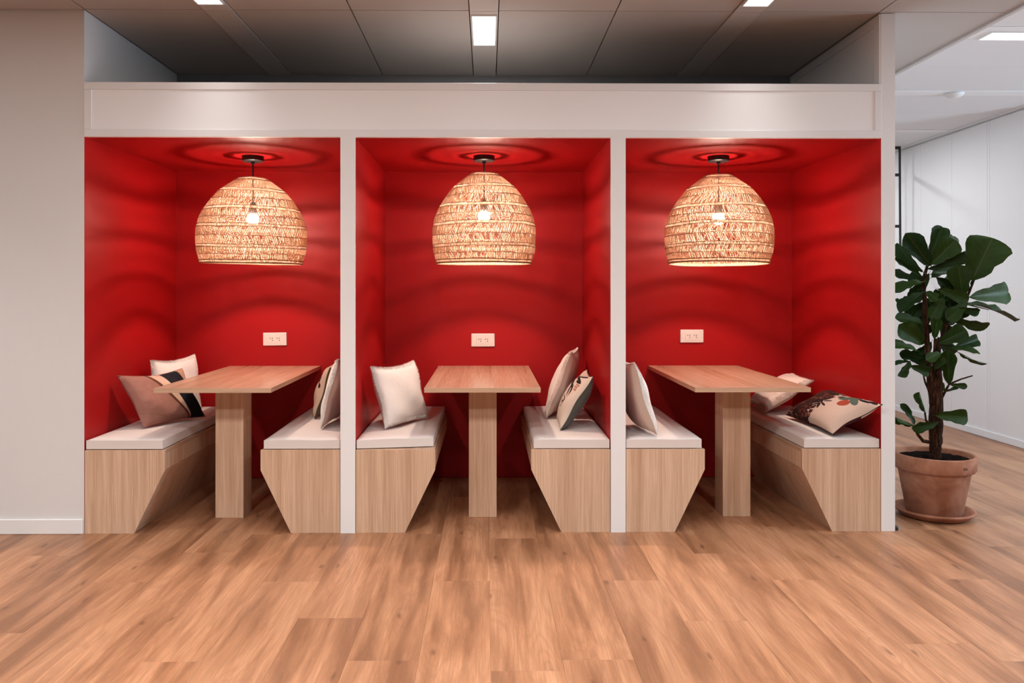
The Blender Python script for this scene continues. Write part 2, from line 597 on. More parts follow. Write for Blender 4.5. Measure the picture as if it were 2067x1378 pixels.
def ceiling_light(cx, cy, along_y, mat, label, n=4, lx=0.50, ly=0.135, group='recessed ceiling lights', watts=None, spread=None):
    t = thing('ceiling_light', label, 'ceiling light', (cx, cy, ZC - 0.004), (0, 0, 0 if along_y else math.pi / 2), group)
    b = new_bm()
    hx, hy = ly / 2, lx / 2
    box(b, -hx, -hx + .006, -hy, hy, -0.008, 0)
    box(b, hx - .006, hx, -hy, hy, -0.008, 0)
    box(b, -hx + .006, hx - .006, -hy, -hy + .006, -0.008, 0)
    box(b, -hx + .006, hx - .006, hy - .006, hy, -0.008, 0)
    obj('frame', b, M['white_lacquer'], t)
    w = (lx - 0.012) / n
    for i in range(n):
        y0 = -hy + .006 + i * w
        pbox('diffuser', mat, t, -hx + .008, hx - .008, y0 + .003, y0 + w - .003, -0.006, -0.002)
    ld = bpy.data.lights.new('fixture_glow', 'AREA')
    ld.shape = 'RECTANGLE'
    ld.size, ld.size_y = ly - .02, lx - .02
    ld.spread = spread or SPREAD
    warm = mat is M['warm_light']
    ld.energy = watts or (CEIL_WARM if warm else CEIL_COOL)
    ld.color = (1.0, 0.97, 0.945) if warm else (0.92, 0.96, 1.0)
    lo_ = bpy.data.objects.new('fixture_glow', ld)
    col.objects.link(lo_)
    lo_.parent = t
    lo_.location = (0, 0, -0.0085)
    return t


ceiling_light(STR, 0.285, True, M['warm_light'], 'glowing four-cell ceiling light above the middle booth', watts=CEIL_NEAR * 2.0)
ceiling_light(STR - 1.365, -0.365, True, M['warm_light'], 'glowing ceiling light in the strip before the striped-pillow booth', watts=CEIL_NEAR * .3, spread=NARROW)
ceiling_light(STR + 1.365, -0.365, True, M['warm_light'], 'glowing ceiling light in the strip before the booth next to the fig', watts=CEIL_NEAR * .3, spread=NARROW)
for k, y in ((0, -0.97), (-1, -1.62), (1, -1.62), (-2, -0.97)):
    ceiling_light(STR + 1.365 * k, y, True, M['warm_light'], 'glowing four-cell downlight in the lounge facing the booths', group='lounge downlights', watts=CEIL_NEAR, spread=NARROW)
for k in (-2, -1, 0, 1):
    for y in (-2.85, -4.2):
        ceiling_light(STR + 1.365 * k, y, True, M['warm_light'], 'glowing four-cell ceiling light in the lounge facing the booths', group='lounge ceiling lights')
ceiling_light(3.05, 0.34, False, M['cool_light'], 'cool white ceiling light in the corridor strip near the fig')
ceiling_light(3.75, -1.06, False, M['cool_light'], 'cool white ceiling light in the strip before the corridor')
ceiling_light(3.08, 3.02, False, M['cool_light'], 'added unseen cool light in the corridor strip behind the booths')  # extra lamp added out of sight to brighten the corridor wall
ceiling_light(3.2, 4.38, False, M['cool_light'], 'cool white ceiling light at the far end of the corridor')

# ================================================================== FURNITURE
BOOTH = ['the booth with the striped pillow', 'the middle booth', 'the booth next to the potted fig']
# ---- tables
for i, c in enumerate(CENT):
    c2 = [-1.417, -0.026, 1.377][i]
    t = thing('table', 'oak table on a square post in ' + BOOTH[i], 'table', (c2, 0, 0), group='booth tables')
    pbox('tabletop', M['oak_y'], t, -0.301, 0.301, 0.002, YB - .001, 0.722, 0.746, bev=0.0008)
    pbox('edge_band', M['oak_x'], t, -0.301, 0.301, 0.0, 0.002, 0.722, 0.746)
    pbox('post', M['oak_z'], t, -0.0765, 0.0765, 0.27, 0.42, 0.0005, 0.7215, bev=0.001)

# ---- benches and seat cushions
BW, BZ, BK, BF = 0.412, 0.428, 0.324, 0.256
sides = [(0, -1, XA + .001), (0, 1, DIV[0][0]), (1, -1, DIV[0][1]), (1, 1, DIV[1][0]), (2, -1, DIV[1][1]), (2, 1, XB)]
blab = ['oak bench with angled base carrying the pink striped pillow',
        'oak bench with angled base opposite the pink striped pillow',
        'oak bench with angled base carrying a single white fluffy pillow in the middle booth',
        'oak bench with angled base carrying the sage-backed floral pillow',
        'oak bench with angled base opposite the dark floral pillow',
        'oak bench with angled base carrying the dark floral pillow beside the fig']
clab = ['flat linen seat cushion under the pink striped pillow',
        'flat linen seat cushion opposite the pink striped pillow',
        'flat linen seat cushion under the single white fluffy pillow of the middle booth',
        'flat linen seat cushion under the sage-backed floral pillow',
        'flat linen seat cushion opposite the dark floral pillow',
        'flat linen seat cushion under the dark floral pillow beside the fig']
slant = [0.0, 0.0, 0.06, 0.0, 0.0, 0.0]
for n, (bi, sd, xw) in enumerate(sides):
    s = -sd                       # direction from wall into the booth
    t = thing('bench', blab[n], 'bench', (xw, 0, 0), group='booth benches')
    g = 0.004

    def X(v):
        return s * v
    # front board with the angled profile
    b = new_bm()
    prism(b, [(X(g), 0.0005), (X(BF), 0.0005), (X(BW), BK), (X(BW), BZ), (X(g), BZ)], -0.004, 0.014)
    obj('front_board', b, M['oak_z'], t)
    b = new_bm()
    prism(b, [(X(BW - .018), BK + .0015), (X(BW - .002), BK + .0015), (X(BW - .002), BZ - .018), (X(BW - .018), BZ - .018)], 0.0145, YB - .002)
    obj('side_board', b, M['oak_z'], t)
    b = new_bm()
    dx = (BW - BF) / BK
    prism(b, [(X(BF - .020), 0.0005), (X(BF - .003), 0.0005), (X(BW - .003), BK), (X(BW - .020), BK)], 0.0145, YB - .002)
    obj('sloped_board', b, M['oak_z'], t)
    b = new_bm()
    prism(b, [(X(g), BZ - .017), (X(BW - .002), BZ - .017), (X(BW - .002), BZ), (X(g), BZ)], 0.0145, YB - .002)
    obj('seat_board', b, M['oak_y'], t)
    # cushion
    b = new_bm()
    w, th = 0.392, 0.055
    nx, ny = 14, 34
    sl = slant[n]
    lay = []
    for side in (0, 1):
        rows = []
        for j in range(ny + 1):
            row = []
            for i2 in range(nx + 1):
                u, v_ = i2 / nx, j / ny
                # soft rounded box: pull the rim in
                e = min(u, 1 - u) * w
                e2 = min(v_, 1 - v_) * 1.17
                m_ = min(e, e2)
                drop = 0.007 * math.exp(-m_ / 0.010)
                y = 0.006 + v_ * 1.17 + sl * u * (1 - v_)
                crown = 0.003 * math.sin(math.pi * u) * math.sin(math.pi * min(1, v_ * 1.0))
                wob = 0.0016 * math.sin(7 * v_ + n) * math.sin(9 * u + 2 * n)
                z = (th - drop + crown + wob) if side else (drop * 0.6)
                row.append(b.verts.new((X(0.006 + u * w), y, z)))
            rows.append(row)
        lay.append(rows)
    for rows in lay:
        for j in range(ny):
            for i2 in range(nx):
                b.faces.new((rows[j][i2], rows[j][i2 + 1], rows[j + 1][i2 + 1], rows[j + 1][i2]))
    lo, hi = lay
    rim = [(0, i2) for i2 in range(nx)] + [(j, nx) for j in range(ny)] + [(ny, i2) for i2 in range(nx, 0, -1)] + [(j, 0) for j in range(ny, 0, -1)]
    for q in range(len(rim)):
        a, c_ = rim[q], rim[(q + 1) % len(rim)]
        b.faces.new((lo[a[0]][a[1]], lo[c_[0]][c_[1]], hi[c_[0]][c_[1]], hi[a[0]][a[1]]))
    cu = obj('seat_cushion', b, M['seat'], None, (xw, 0, BZ + .0005), smooth=False)
    for p in cu.data.polygons:
        p.use_smooth = abs(p.normal.z) > 0.3
    tag(cu, clab[n], 'cushion', 'bench seat cushions')
CUSH = BZ + 0.0555

# ---- wall sockets
for i, (px, py) in enumerate([(555.5, 684), (975, 686), (1396, 678)]):
    p = on_y(px, py, YB)
    t = thing('wall_socket', 'white double socket on the red wall of ' + BOOTH[i], 'socket', (p.x, YB, p.z), group='wall sockets')
    if i == 0:
        t.rotation_euler = (0, -0.012, 0)
    b = new_bm()
    box(b, -0.078, 0.078, -0.011, -0.0005, -0.0435, 0.0435, bev=0.004, seg=2)
    obj('plate', b, M['socket'], t)
    b = new_bm()
    box(b, -0.045, 0.047, -0.0125, -0.0111, -0.027, 0.027, bev=0.0006)
    obj('insert', b, M['socket'], t)
    for ux in (-0.0225, 0.0225):
        for hx, hz_ in ((-0.0065, 0.006), (0.0075, 0.006), (0.0075, -0.008)):
            pbox('pin_hole', M['hole'], t, ux + hx - .0028, ux + hx + .0028, -0.0131, -0.0124, hz_ - .0028, hz_ + .0028)

# ================================================================== PENDANT LAMPS


def rattan(name, dk=1.0):
    m = NT(name)
    v = m.coord()
    n1 = m.noise(v, 45, 3)
    n2 = m.noise(v, 300, 2)
    c = m.ramp(n1, [(0.3, (0.58 * dk, 0.38 * dk ** 1.5, 0.25 * dk ** 2)), (0.6, (0.74 * dk, 0.54 * dk ** 1.5, 0.39 * dk ** 2))])
    c = m.mix(m.math('MULTIPLY', n2, 0.25), c, (0.40, 0.22, 0.12, 1))
    d = m.n('ShaderNodeBsdfDiffuse')
    tr = m.n('ShaderNodeBsdfTranslucent')
    m.set(d.inputs[0], c)
    m.set(tr.inputs[0], c)
    mx = m.n('ShaderNodeMixShader')
    mx.inputs[0].default_value = 0.45
    m.t.links.new(d.outputs[0], mx.inputs[1])
    m.t.links.new(tr.outputs[0], mx.inputs[2])
    m.t.links.new(mx.outputs[0], m.t.nodes['Material Output'].inputs[0])
    return m.m


M['rattan'] = rattan('rattan')
M['rattan_dark'] = rattan('rattan_binding', 0.55)
PROF = [(0.0, .24), (.08, .43), (.16, .604), (.274, .755), (.389, .883), (.503, .962), (.617, 1.0), (.731, 1.0), (.846, .989), (.96, .934), (1.0, .92)]
RM, SH = 0.3124, 0.508


def prof(t):
    for (a, ra), (b, rb) in zip(PROF, PROF[1:]):
        if t <= b:
            k = (t - a) / (b - a)
            return RM * (ra + (rb - ra) * k)
    return RM * .92


def shade_mesh(seed):
    r_ = random.Random(seed)
    b = new_bm()
    bands = [0.0, .085, .16, .265, .377, .478, .577, .692, .806, .892, .985]
    slants = [0.10, 0.13, 0.12, -0.07, 0.07, 0.09, -0.09, 0.08, -0.05, 0.04]
    N = 190
    for bi in range(len(bands) - 1):
        t0, t1 = bands[bi] - .004, bands[bi + 1] + .004
        t0 = max(0, t0)
        sl = slants[bi]
        for k in range(N):
            for lay in (0, 1):
                if lay == 1 and k % 4:
                    continue
                a0 = 2 * math.pi * (k + r_.uniform(-.22, .22)) / N
                sgn = 1 if lay == 0 else -1.3
                da = sl * sgn * r_.uniform(.75, 1.25)
                rad_off = (0.0016 if lay == 0 else -0.0016) + r_.uniform(-.0008, .0008)
                rings = []
                segs = 3
                for q in range(segs + 1):
                    f_ = q / segs
                    tt = t0 + (t1 - t0) * f_
                    r = prof(min(1, tt)) + rad_off
                    an = a0 + da * (f_ - .5)
                    z = -tt * SH
                    cw_, sw_ = math.cos(an), math.sin(an)
                    hw = 0.00285 * (0.55 + 0.45 * min(1, r / RM)) * (1 if lay == 0 else .8)
                    hw = 2 * math.pi * r / N * 0.205 if lay == 0 else hw * .8
                    tx, ty = -sw_, cw_
                    h = 0.0012
                    rings.append([b.verts.new((cw_ * (r + o_) + tx * e_, sw_ * (r + o_) + ty * e_, z)) for o_, e_ in ((-h, -hw), (h, -hw), (h, hw), (-h, hw))])
                for A, B in zip(rings, rings[1:]):
                    for e in range(4):
                        e2 = (e + 1) % 4
                        b.faces.new((A[e], A[e2], B[e2], B[e]))
    return mesh_of(b, 'shade')


def ring_mesh(t, rad, wav, seed, off=0.003, n=72):
    r_ = random.Random(seed)
    ph = r_.uniform(0, 6)
    pts = []
    for k in range(n):
        a = 2 * math.pi * k / n
        dz = wav * (math.sin(2 * a + ph) + .6 * math.sin(5 * a + 2 * ph))
        r = prof(min(1, max(0, t - dz / SH))) + off
        pts.append((r * math.cos(a), r * math.sin(a), -t * SH + dz))
    b = new_bm()
    tube(b, pts, rad, 6, closed=True)
    return mesh_of(b, 'band', True)


def ribbon_mesh(t, ht, wav, seed, n=72):
    r_ = random.Random(seed)
    ph = r_.uniform(0, 6)
    b = new_bm()
    rows = []
    for dt in (-ht, 0, ht):
        row = []
        for k in range(n):
            a = 2 * math.pi * k / n
            dz = wav * (math.sin(2 * a + ph) + .6 * math.sin(5 * a + 2 * ph))
            r = prof(min(1, max(0, t + dt - dz / SH))) + .0022
            row.append(b.verts.new((r * math.cos(a), r * math.sin(a), -(t + dt) * SH + dz)))
        rows.append(row)
    for A, B in zip(rows, rows[1:]):
        for k in range(n):
            b.faces.new((A[k], A[(k + 1) % n], B[(k + 1) % n], B[k]))
    return mesh_of(b, 'pale_band', True)


shade_me = shade_mesh(3)
rings = []
for i, (t, w2) in enumerate([(.022, .0024), (.16, .0020), (.377, .0020), (.577, .0020), (.806, .0020), (.975, .003)]):
    rings.append(('band', ring_mesh(t - .016, w2, .0014, i), 'rattan_dark'))
    rings.append(('band', ring_mesh(t + .016, w2, .0014, i), 'rattan_dark'))
    rings.append(('pale_band', ribbon_mesh(t, .0145, .0014, i), 'rattan'))
for i, t in enumerate([.265, .478, .692, .892]):
    rings.append(('thin_band', ring_mesh(t, .0022, .003, i + 80), 'rattan'))
rings.append(('rim', ring_mesh(.992, .005, .0008, 99, 0.0), 'rattan'))
b = new_bm()
lathe(b, [(0, 0), (.062, 0), (.062, -.026), (.056, -.031), (0.012, -.031), (.010, -.045), (0, -.045)], 40)
canopy_me = mesh_of(b, 'canopy', False)
b = new_bm()
lathe(b, [(0, .052), (.014, .05), (.0215, .03), (.0225, -.012), (.018, -.026), (0, -.027)], 24)
sock_me = mesh_of(b, 'lamp_socket', True)
b = new_bm()
bmesh.ops.create_uvsphere(b, u_segments=24, v_segments=14, radius=0.035)
bulb_me = mesh_of(b, 'bulb', True)
lamps = [(-1.386, .60, 1.913, 1.0, 1.0, 442, (0.02, 0.012), 0.3), (-0.020, .575, 1.939, .962, 1.052, 436, (0.0, 0.0), 2.1), (1.366, .575, 1.927, .987, 1.03, 440, (0.0, -0.022), 4.4)]
for i, (x, y, zt, sw, sh, by, tilt, rz) in enumerate(lamps):
    t = thing('pendant_lamp', 'woven rattan dome pendant lamp hanging in ' + BOOTH[i], 'pendant lamp', (x, y, ZB), group='rattan pendant lamps')
    obj('canopy', canopy_me, M['black'], t, (0, 0, 0))
    bz = on_y(0, by, y).z - ZB
    b = new_bm()
    tube(b, [(0, 0, -.04), (0, 0, bz + .07)], 0.0048, 10)
    obj('cord', b, M['black'], t)
    obj('lamp_socket', sock_me, M['black'], t, (0, 0, bz + .050))
    obj('bulb', bulb_me, M['bulb'], t, (0, 0, bz))
    sd = obj('shade', shade_me, M['rattan'], t, (0, 0, zt - ZB))
    sd.rotation_euler = (tilt[0], tilt[1], rz)
    sd.scale = (sw, sw, sh)
    for nm, me, mk in rings:
        obj(nm, me, M[mk], sd)
    b = new_bm()
    for a in range(3):
        an = a * 2 * math.pi / 3 + .4
        tube(b, [(0.004 * math.cos(an), .004 * math.sin(an), -.004), (RM * .25 * math.cos(an), RM * .25 * math.sin(an), -.004)], .0016, 6)
    obj('spider', b, M['black'], sd)

# ================================================================== PILLOWS


def uv_ellipses(m, uv, els, soft=0.12):
    """union of ellipses (u, v, radius along, radius across, angle) in pillow coordinates -> mask"""
    sx = m.sep(uv)
    U, V = sx[0], sx[1]
    acc = None
    for (cu_, cv_, ra, rb, an) in els:
        du = m.math('SUBTRACT', U, cu_)
        dv = m.math('SUBTRACT', V, cv_)
        ca, sa = math.cos(an), math.sin(an)
        p = m.math('ADD', m.math('MULTIPLY', du, ca / ra), m.math('MULTIPLY', dv, sa / ra))
        q = m.math('ADD', m.math('MULTIPLY', du, -sa / rb), m.math('MULTIPLY', dv, ca / rb))
        d = m.math('ADD', m.math('MULTIPLY', p, p), m.math('MULTIPLY', q, q))
        k = m.math('LESS_THAN', d, 1.0)
        acc = k if acc is None else m.math('MAXIMUM', acc, k)
    return acc


def wrinkle(m, v, st=0.3):
    m.bump(m.math('ADD', m.noise(v, 14, 3), m.math('MULTIPLY', m.noise(v, 700, 1), 0.08)), st, 0.006)


def mat_striped():
    m = NT('pink_striped_velvet')
    uv = m.coord('UV')
    s = m.sep(uv)
    u, v = s[0], s[1]
    vi = m.math('SUBTRACT', 1.0, v)

    def past(a, k):
        return m.math('GREATER_THAN', u, m.math('MULTIPLY_ADD', vi, k, a))
    nz = m.noise(m.coord(), 30, 3)
    pink = m.mix(nz, (0.37, 0.185, 0.145, 1), (0.29, 0.135, 0.105, 1))
    c = m.mix(past(.30, .40), pink, (0.115, 0.038, 0.022, 1))
    c = m.mix(past(.355, .38), c, (0.62, 0.43, 0.33, 1))
    c = m.mix(past(.55, .19), c, (0.008, 0.008, 0.014, 1))
    c = m.mix(past(.86, .20), c, (0.42, 0.24, 0.16, 1))
    m.color(c)
    m.rough(.8, .2)
    wrinkle(m, m.mapping(m.coord(), scale=(1, 1, 2.6)), .8)
    return m.m


def mat_floral(name, base, dark_u, els, els2, red, seed):
    m = NT(name)
    uv = m.coord('UV')
    s = m.sep(uv)
    nz = m.noise(uv, 9, 4, .6, out='Fac')
    c = m.mix(m.noise(uv, 40, 2), (*base, 1), tuple(k * .85 for k in base) + (1,))
    if dark_u:
        edge = m.math('ADD', s[0], m.math('MULTIPLY', m.math('SUBTRACT', m.noise(uv, 7, 4, .65), .5), .8))
        mask = m.math('GREATER_THAN', edge, dark_u)
        blot = m.noise(m.mapping(uv, loc=(seed, 2, 0)), 13, 4, .65, 1.2)
        dk = m.ramp(blot, [(.36, (.006, .005, .005)), (.52, (.03, .010, .010)), (.58, (.16, .03, .018)), (.63, (.05, .04, .022)), (.70, (.30, .22, .15))])
        c = m.mix(mask, c, dk)
    if els2:
        c = m.mix(uv_ellipses(m, uv, els2), c, (0.075, 0.105, 0.085, 1))
    if red:
        c = m.mix(uv_ellipses(m, uv, red), c, (0.30, 0.055, 0.030, 1))
    if els:
        c = m.mix(uv_ellipses(m, uv, els), c, (0.016, 0.009, 0.009, 1))
    m.color(c)
    m.rough(.88, .15)
    wrinkle(m, m.coord(), .25)
    return m.m


M['fur'] = cloth('fluffy_white', (0.86, 0.82, 0.78), (0.78, 0.73, 0.68), 45, 0.95, .6)
M['fur_pink'] = cloth('fluffy_blush', (0.78, 0.66, 0.59), (0.66, 0.51, 0.44), 45, 0.95, .6)
M['linen'] = cloth('pillow_back_linen', (0.56, 0.43, 0.36), (0.47, 0.34, 0.28), 900, .9, .4)
M['sage'] = cloth('sage_grey_linen', (0.095, 0.105, 0.088), (0.07, 0.08, 0.066), 900, .9, .3)
M['olive'] = cloth('olive_linen', (0.105, 0.085, 0.045), (0.08, 0.065, 0.035), 900, .9, .3)
M['maroon'] = cloth('maroon_linen', (0.040, 0.009, 0.010), (0.03, 0.008, 0.009), 900, .9, .3)
M['pinkback'] = cloth('pink_back', (0.30, 0.135, 0.11), (0.24, 0.10, 0.08), 900, .85, .3)
M['striped'] = mat_striped()


def mat_maroon_back():
    m = NT('linen_back_with_maroon')
    s_ = m.sep(m.coord('UV'))
    k = m.math('LESS_THAN', m.math('MULTIPLY_ADD', s_[0], .6, s_[1]), .62)
    m.color(m.mix(k, (0.52, 0.42, 0.35, 1), (0.040, 0.009, 0.010, 1)))
    m.rough(.9, .15)
    wrinkle(m, m.coord(), .25)
    return m.m


M['maroon'] = mat_maroon_back()
leaf_s = [(.48 + .075 * math.cos(a), .46 + .12 * math.sin(a), .07, .020, a) for a in (0.3, 1.0, 1.9, 2.7, 3.6, 4.4, 5.4)]
M['floral_dark'] = mat_floral('dark_floral_linen', (0.56, 0.43, 0.36), .50,
                              leaf_s + [(.36, .74, .05, .06, .5), (.10, .86, .035, .06, .9), (.05, .93, .03, .05, .3), (.16, .95, .05, .03, .1), (.30, .92, .06, .025, .2)],
                              [(.22, .80, .065, .12, .4), (.15, .74, .05, .09, -.5), (.27, .70, .05, .08, .9)], [(.205, .60, .055, .10, .2)], 3.0)
berries = [(.13 + .05 * (i % 3) + .02 * ((i // 3) % 2), .66 + .045 * (i // 3), .019, .021, 0) for i in range(9)]
fern = [(.60 + .03 * math.sin(i * 1.7), .10 + .045 * i, .085, .015, .5 if i % 2 else -.5) for i in range(8)]
M['floral_sage'] = mat_floral('leafy_floral_linen', (0.62, 0.50, 0.41), None,
                              fern + [(.36, .58, .05, .14, -.3), (.40, .86, .26, .030, .15), (.28, .93, .22, .025, -.1), (.55, .75, .20, .05, .6), (.50, .62, .03, .16, .2), (.25, .80, .14, .024, .0)],
                              None, berries, 1.0)
M['floral_olive'] = mat_floral('berry_floral_linen', (0.52, 0.37, 0.28), None, [(.16, .72, .05, .06, .2), (.24, .66, .05, .05, .9), (.1, .6, .04, .05, 0), (.2, .8, .05, .03, .7)], None,
                               [(.14, .66, .03, .03, 0), (.22, .73, .03, .03, 0), (.13, .76, .03, .03, 0)], 5.0)


def pillow(label, p0, W, H, T, front, back, fur=None, seed=0, group='scatter pillows', pinch=0.07, furlen=.009, backT=None, name='pillow'):
    """p0: bottom corner nearest the viewer; W: along the bottom edge; H: up the face"""
    r_ = random.Random(seed)
    p0, W, H = Vector(p0), Vector(W), Vector(H)
    N = W.cross(H).normalized()
    if N.z < 0:
        N = -N
    org = p0 + W * .5
    t = thing(name, label, 'pillow', org, group=group)
    n = 26
    ph = [r_.uniform(0, 6) for _ in range(8)]

    def pt(u, v, side):
        a, b_ = 2 * u - 1, 2 * v - 1
        pu = a * (1 - pinch * (1 - b_ * b_) * abs(a) ** 3)
        pv = b_ * (1 - pinch * (1 - a * a) * abs(b_) ** 3)
        prof_ = ((1 - abs(a) ** 2.6) * (1 - abs(b_) ** 2.6))
        th = (T if side > 0 else (backT or T)) * (max(prof_, 0) ** 0.46)
        th *= 1 + .10 * math.sin(5 * u + ph[0]) * math.sin(4 * v + ph[1]) + .06 * math.sin(11 * u + ph[2] + 4 * v)
        sag = -.012 * math.sin(math.pi * u) * (v > .5) * (2 * v - 1)
        crease = .004 * math.sin(16 * v + ph[3] + 3 * u) * math.exp(-4 * u) * prof_
        edge = .004 * math.sin(9 * (u + v) + ph[4])
        q = p0 + W * (pu * .5 + .5) + H * (pv * .5 + .5) + N * (side * (th + crease) + edge) + Vector((0, 0, sag))
        return q

    def sheet(side):
        b = new_bm()
        lay = b.loops.layers.uv.new('UVMap')
        g = [[b.verts.new(pt(i / n, j / n, side) - org) for i in range(n + 1)] for j in range(n + 1)]
        for j in range(n):
            for i in range(n):
                idx = ((i, j), (i + 1, j), (i + 1, j + 1), (i, j + 1))
                f_ = b.faces.new([g[y][x] for x, y in idx])
                for l, (x, y) in zip(f_.loops, idx):
                    l[lay].uv = (x / n, y / n)
        me = bpy.data.meshes.new('cover')
        b.to_mesh(me)
        b.free()
        flip = False
        c = me.polygons[(n // 2) * n + n // 2].normal
        if c.dot(N) * side < 0:
            me.flip_normals()
        for p in me.polygons:
            p.use_smooth = True
        return me
    fo = obj('front_cover', sheet(1), front, t)
    obj('back_cover', sheet(-1), back, t)
    # seam cord round the edge
    b = new_bm()
    loop = []
    for i in range(n):
        loop.append((i / n, 0))
    for i in range(n):
        loop.append((1, i / n))
    for i in range(n):
        loop.append((1 - i / n, 1))
    for i in range(n):
        loop.append((0, 1 - i / n))
    tube(b, [(pt(u, v, 1) + pt(u, v, -1)) * .5 - org for u, v in loop], .0022, 5, closed=True)
    obj('seam', b, back, t, smooth=True)
    if fur is not None:
        b = new_bm()
        down = -H.normalized()
        for _ in range(6500):
            u, v = r_.random(), r_.random()
            if True:
                if r_.random() < .5:
                    u = r_.choice((0.0, 1.0)) + 0
                    u = abs(u - r_.random() ** 3 * .05)
                else:
                    v = r_.choice((0.0, 1.0))
                    v = abs(v - r_.random() ** 3 * .05)
            q = pt(u, v, 1)
            e = .01
            du = pt(min(1, u + e), v, 1) - pt(max(0, u - e), v, 1)
            dv = pt(u, min(1, v + e), 1) - pt(u, max(0, v - e), 1)
            nn = du.cross(dv)
            if nn.length < 1e-9:
                nn = N.copy()
            nn.normalize()
            if nn.dot(N) < 0:
                nn = -nn
            out = (W.normalized() * (u - .5) * 1.4 + H.normalized() * (v - .5) * 1.4)
            d_ = nn * .35 + down * .55 + out * .8 + Vector((r_.uniform(-.3, .3), r_.uniform(-.3, .3), r_.uniform(-.3, .3)))
            d_.normalize()
            L = furlen * r_.uniform(.6, 1.3)
            sd_ = d_.cross(nn)
            if sd_.length < .05:
                sd_ = d_.cross(Vector((1, 0, 0)))
            sd_ = sd_.normalized() * .0011
            if (q + d_ * L).z < CUSH + .001:
                continue
            a_ = b.verts.new(q - sd_ - org)
            c_ = b.verts.new(q + sd_ - org)
            tip = b.verts.new(q + d_ * L - org)
            b.faces.new((a_, c_, tip))
        me = bpy.data.meshes.new('fur')
        b.to_mesh(me)
        b.free()
        fu = obj('fur', me, fur, t)
        fu['kind'] = 'stuff'
    return t


Z0 = CUSH + 0.008
pillow('pink velvet pillow with brown, cream and navy diagonal stripes', (-1.895, .29, Z0 + .004), (.205, .375, 0), (-.140, .0, .285), .055, M['striped'], M['pinkback'], seed=1)
pillow('white fluffy pillow behind the pink striped pillow', (-1.965, .62, Z0 + .004), (.11, .42, 0), (-.055, .045, .335), .05, M['fur'], M['linen'], M['fur'], seed=2)
pillow('white fluffy pillow in front of the olive-edged floral pillow', (-.915, .262, Z0 + .006), (.025, .36, 0), (.105, -.03, .375), .058, M['fur'], M['linen'], M['fur'], seed=3, backT=.045)
pillow('beige floral pillow with olive back, tucked behind a white fluffy pillow', (-1.020, .60, Z0), (-.035, .35, 0), (.085, .02, .300), .05, M['floral_olive'], M['olive'], seed=4, backT=.03)
pillow('white fluffy pillow standing alone on its bench in the middle booth', (-.557, .245, Z0 + .006), (.200, .36, 0), (-.085, .0, .335), .058, M['fur'], M['linen'], M['fur'], seed=5)
pillow('blush fluffy pillow behind the sage-backed floral pillow', (.352, .59, Z0 + .006), (.075, .38, 0), (.150, .0, .385), .058, M['fur_pink'], M['linen'], M['fur_pink'], seed=6, backT=.055)
pillow('white floral pillow with sage back leaning on the divider', (.395, .20, Z0 + .002), (.018, .36, 0), (.180, .03, .285), .055, M['floral_sage'], M['sage'], seed=7, backT=.055)
pillow('white fluffy pillow alone on the bench opposite the dark floral pillow', (.880, .03, Z0 + .006), (-.045, .37, 0), (-.120, -.005, .375), .055, M['fur'], M['linen'], M['fur'], seed=8, backT=.06)
pillow('blush fluffy pillow slumped in the corner behind the table', (1.700, .72, Z0 + .016), (.03, .40, 0), (.285, -.02, .190), .075, M['fur_pink'], M['linen'], M['fur_pink'], seed=9, backT=.034)
pillow('dark floral linen pillow with maroon back lying on the bench beside the fig', (1.795, .012, Z0 + .013), (-.012, .60, 0), (.222, -.085, .160), .072, M['floral_dark'], M['maroon'], seed=10, backT=.036)

# ================================================================== POTTED FIG
PXY = (2.482, 0.285)


def terracotta():
    m = NT('terracotta')
    v = m.coord()
    n1 = m.noise(m.mapping(v, scale=(1, 1, 1)), 7, 4, .6, .4)
    n2 = m.noise(v, 30, 3)
    c = m.ramp(n1, [(.3, (.20, .075, .040)), (.52, (.33, .140, .080)), (.75, (.44, .235, .160))])
    c = m.mix(m.math('MULTIPLY', n2, .3), c, (.24, .09, .05, 1))
    m.color(c)
    m.rough(.85, .2)
    m.bump(n2, .12, .002)
    return m.m


def leafmat():
    m = NT('fig_leaf')
    uv = m.coord('UV')
    s = m.sep(uv)
    u, v = s[0], s[1]           # u along, v across (0.5 = midrib)
    inf = m.n('ShaderNodeObjectInfo').outputs['Random']
    ac = m.math('ABSOLUTE', m.math('SUBTRACT', v, .5))
    mid = m.math('LESS_THAN', ac, .012)
    lat = m.math('FRACT', m.math('MULTIPLY', m.math('SUBTRACT', u, m.math('MULTIPLY', ac, .55)), 7.0))
    latm = m.math('LESS_THAN', lat, .045)
    c = m.mix(inf, (.007, .026, .003, 1), (.022, .050, .005, 1))
    n1 = m.noise(uv, 6, 3)
    c = m.mix(m.math('MULTIPLY', n1, .5), c, (.010, .015, .003, 1))
    c = m.mix(m.math('MULTIPLY', latm, .45), c, (.045, .07, .018, 1))
    c = m.mix(m.math('MULTIPLY', mid, .7), c, (.05, .075, .02, 1))
    m.color(c)
    m.rough(.48, .13)
    m.b.inputs['Transmission Weight'].default_value = 0.0
    m.bump(m.math('ADD', m.math('MULTIPLY', latm, -.6), m.noise(uv, 18, 2)), .35, .003)
    return m.m


M['terra'] = terracotta()
M['soil'] = paint('potting_soil', (.009, .0055, .004), .95, .03, .9)


def bark():
    m = NT('fig_bark')
    v = m.mapping(m.coord(), scale=(1, 1, .18))
    n1 = m.noise(v, 120, 4, .65)
    m.color(m.ramp(n1, [(.35, (.007, .0035, .002)), (.55, (.035, .014, .007)), (.72, (.10, .045, .024))]))
    m.rough(.95, .06)
    m.bump(n1, .9, .006)
    return m.m


M['bark'] = bark()
M['leaf'] = leafmat()
M['stamp'] = plain('pot_stamp', (.09, .03, .018), .9)

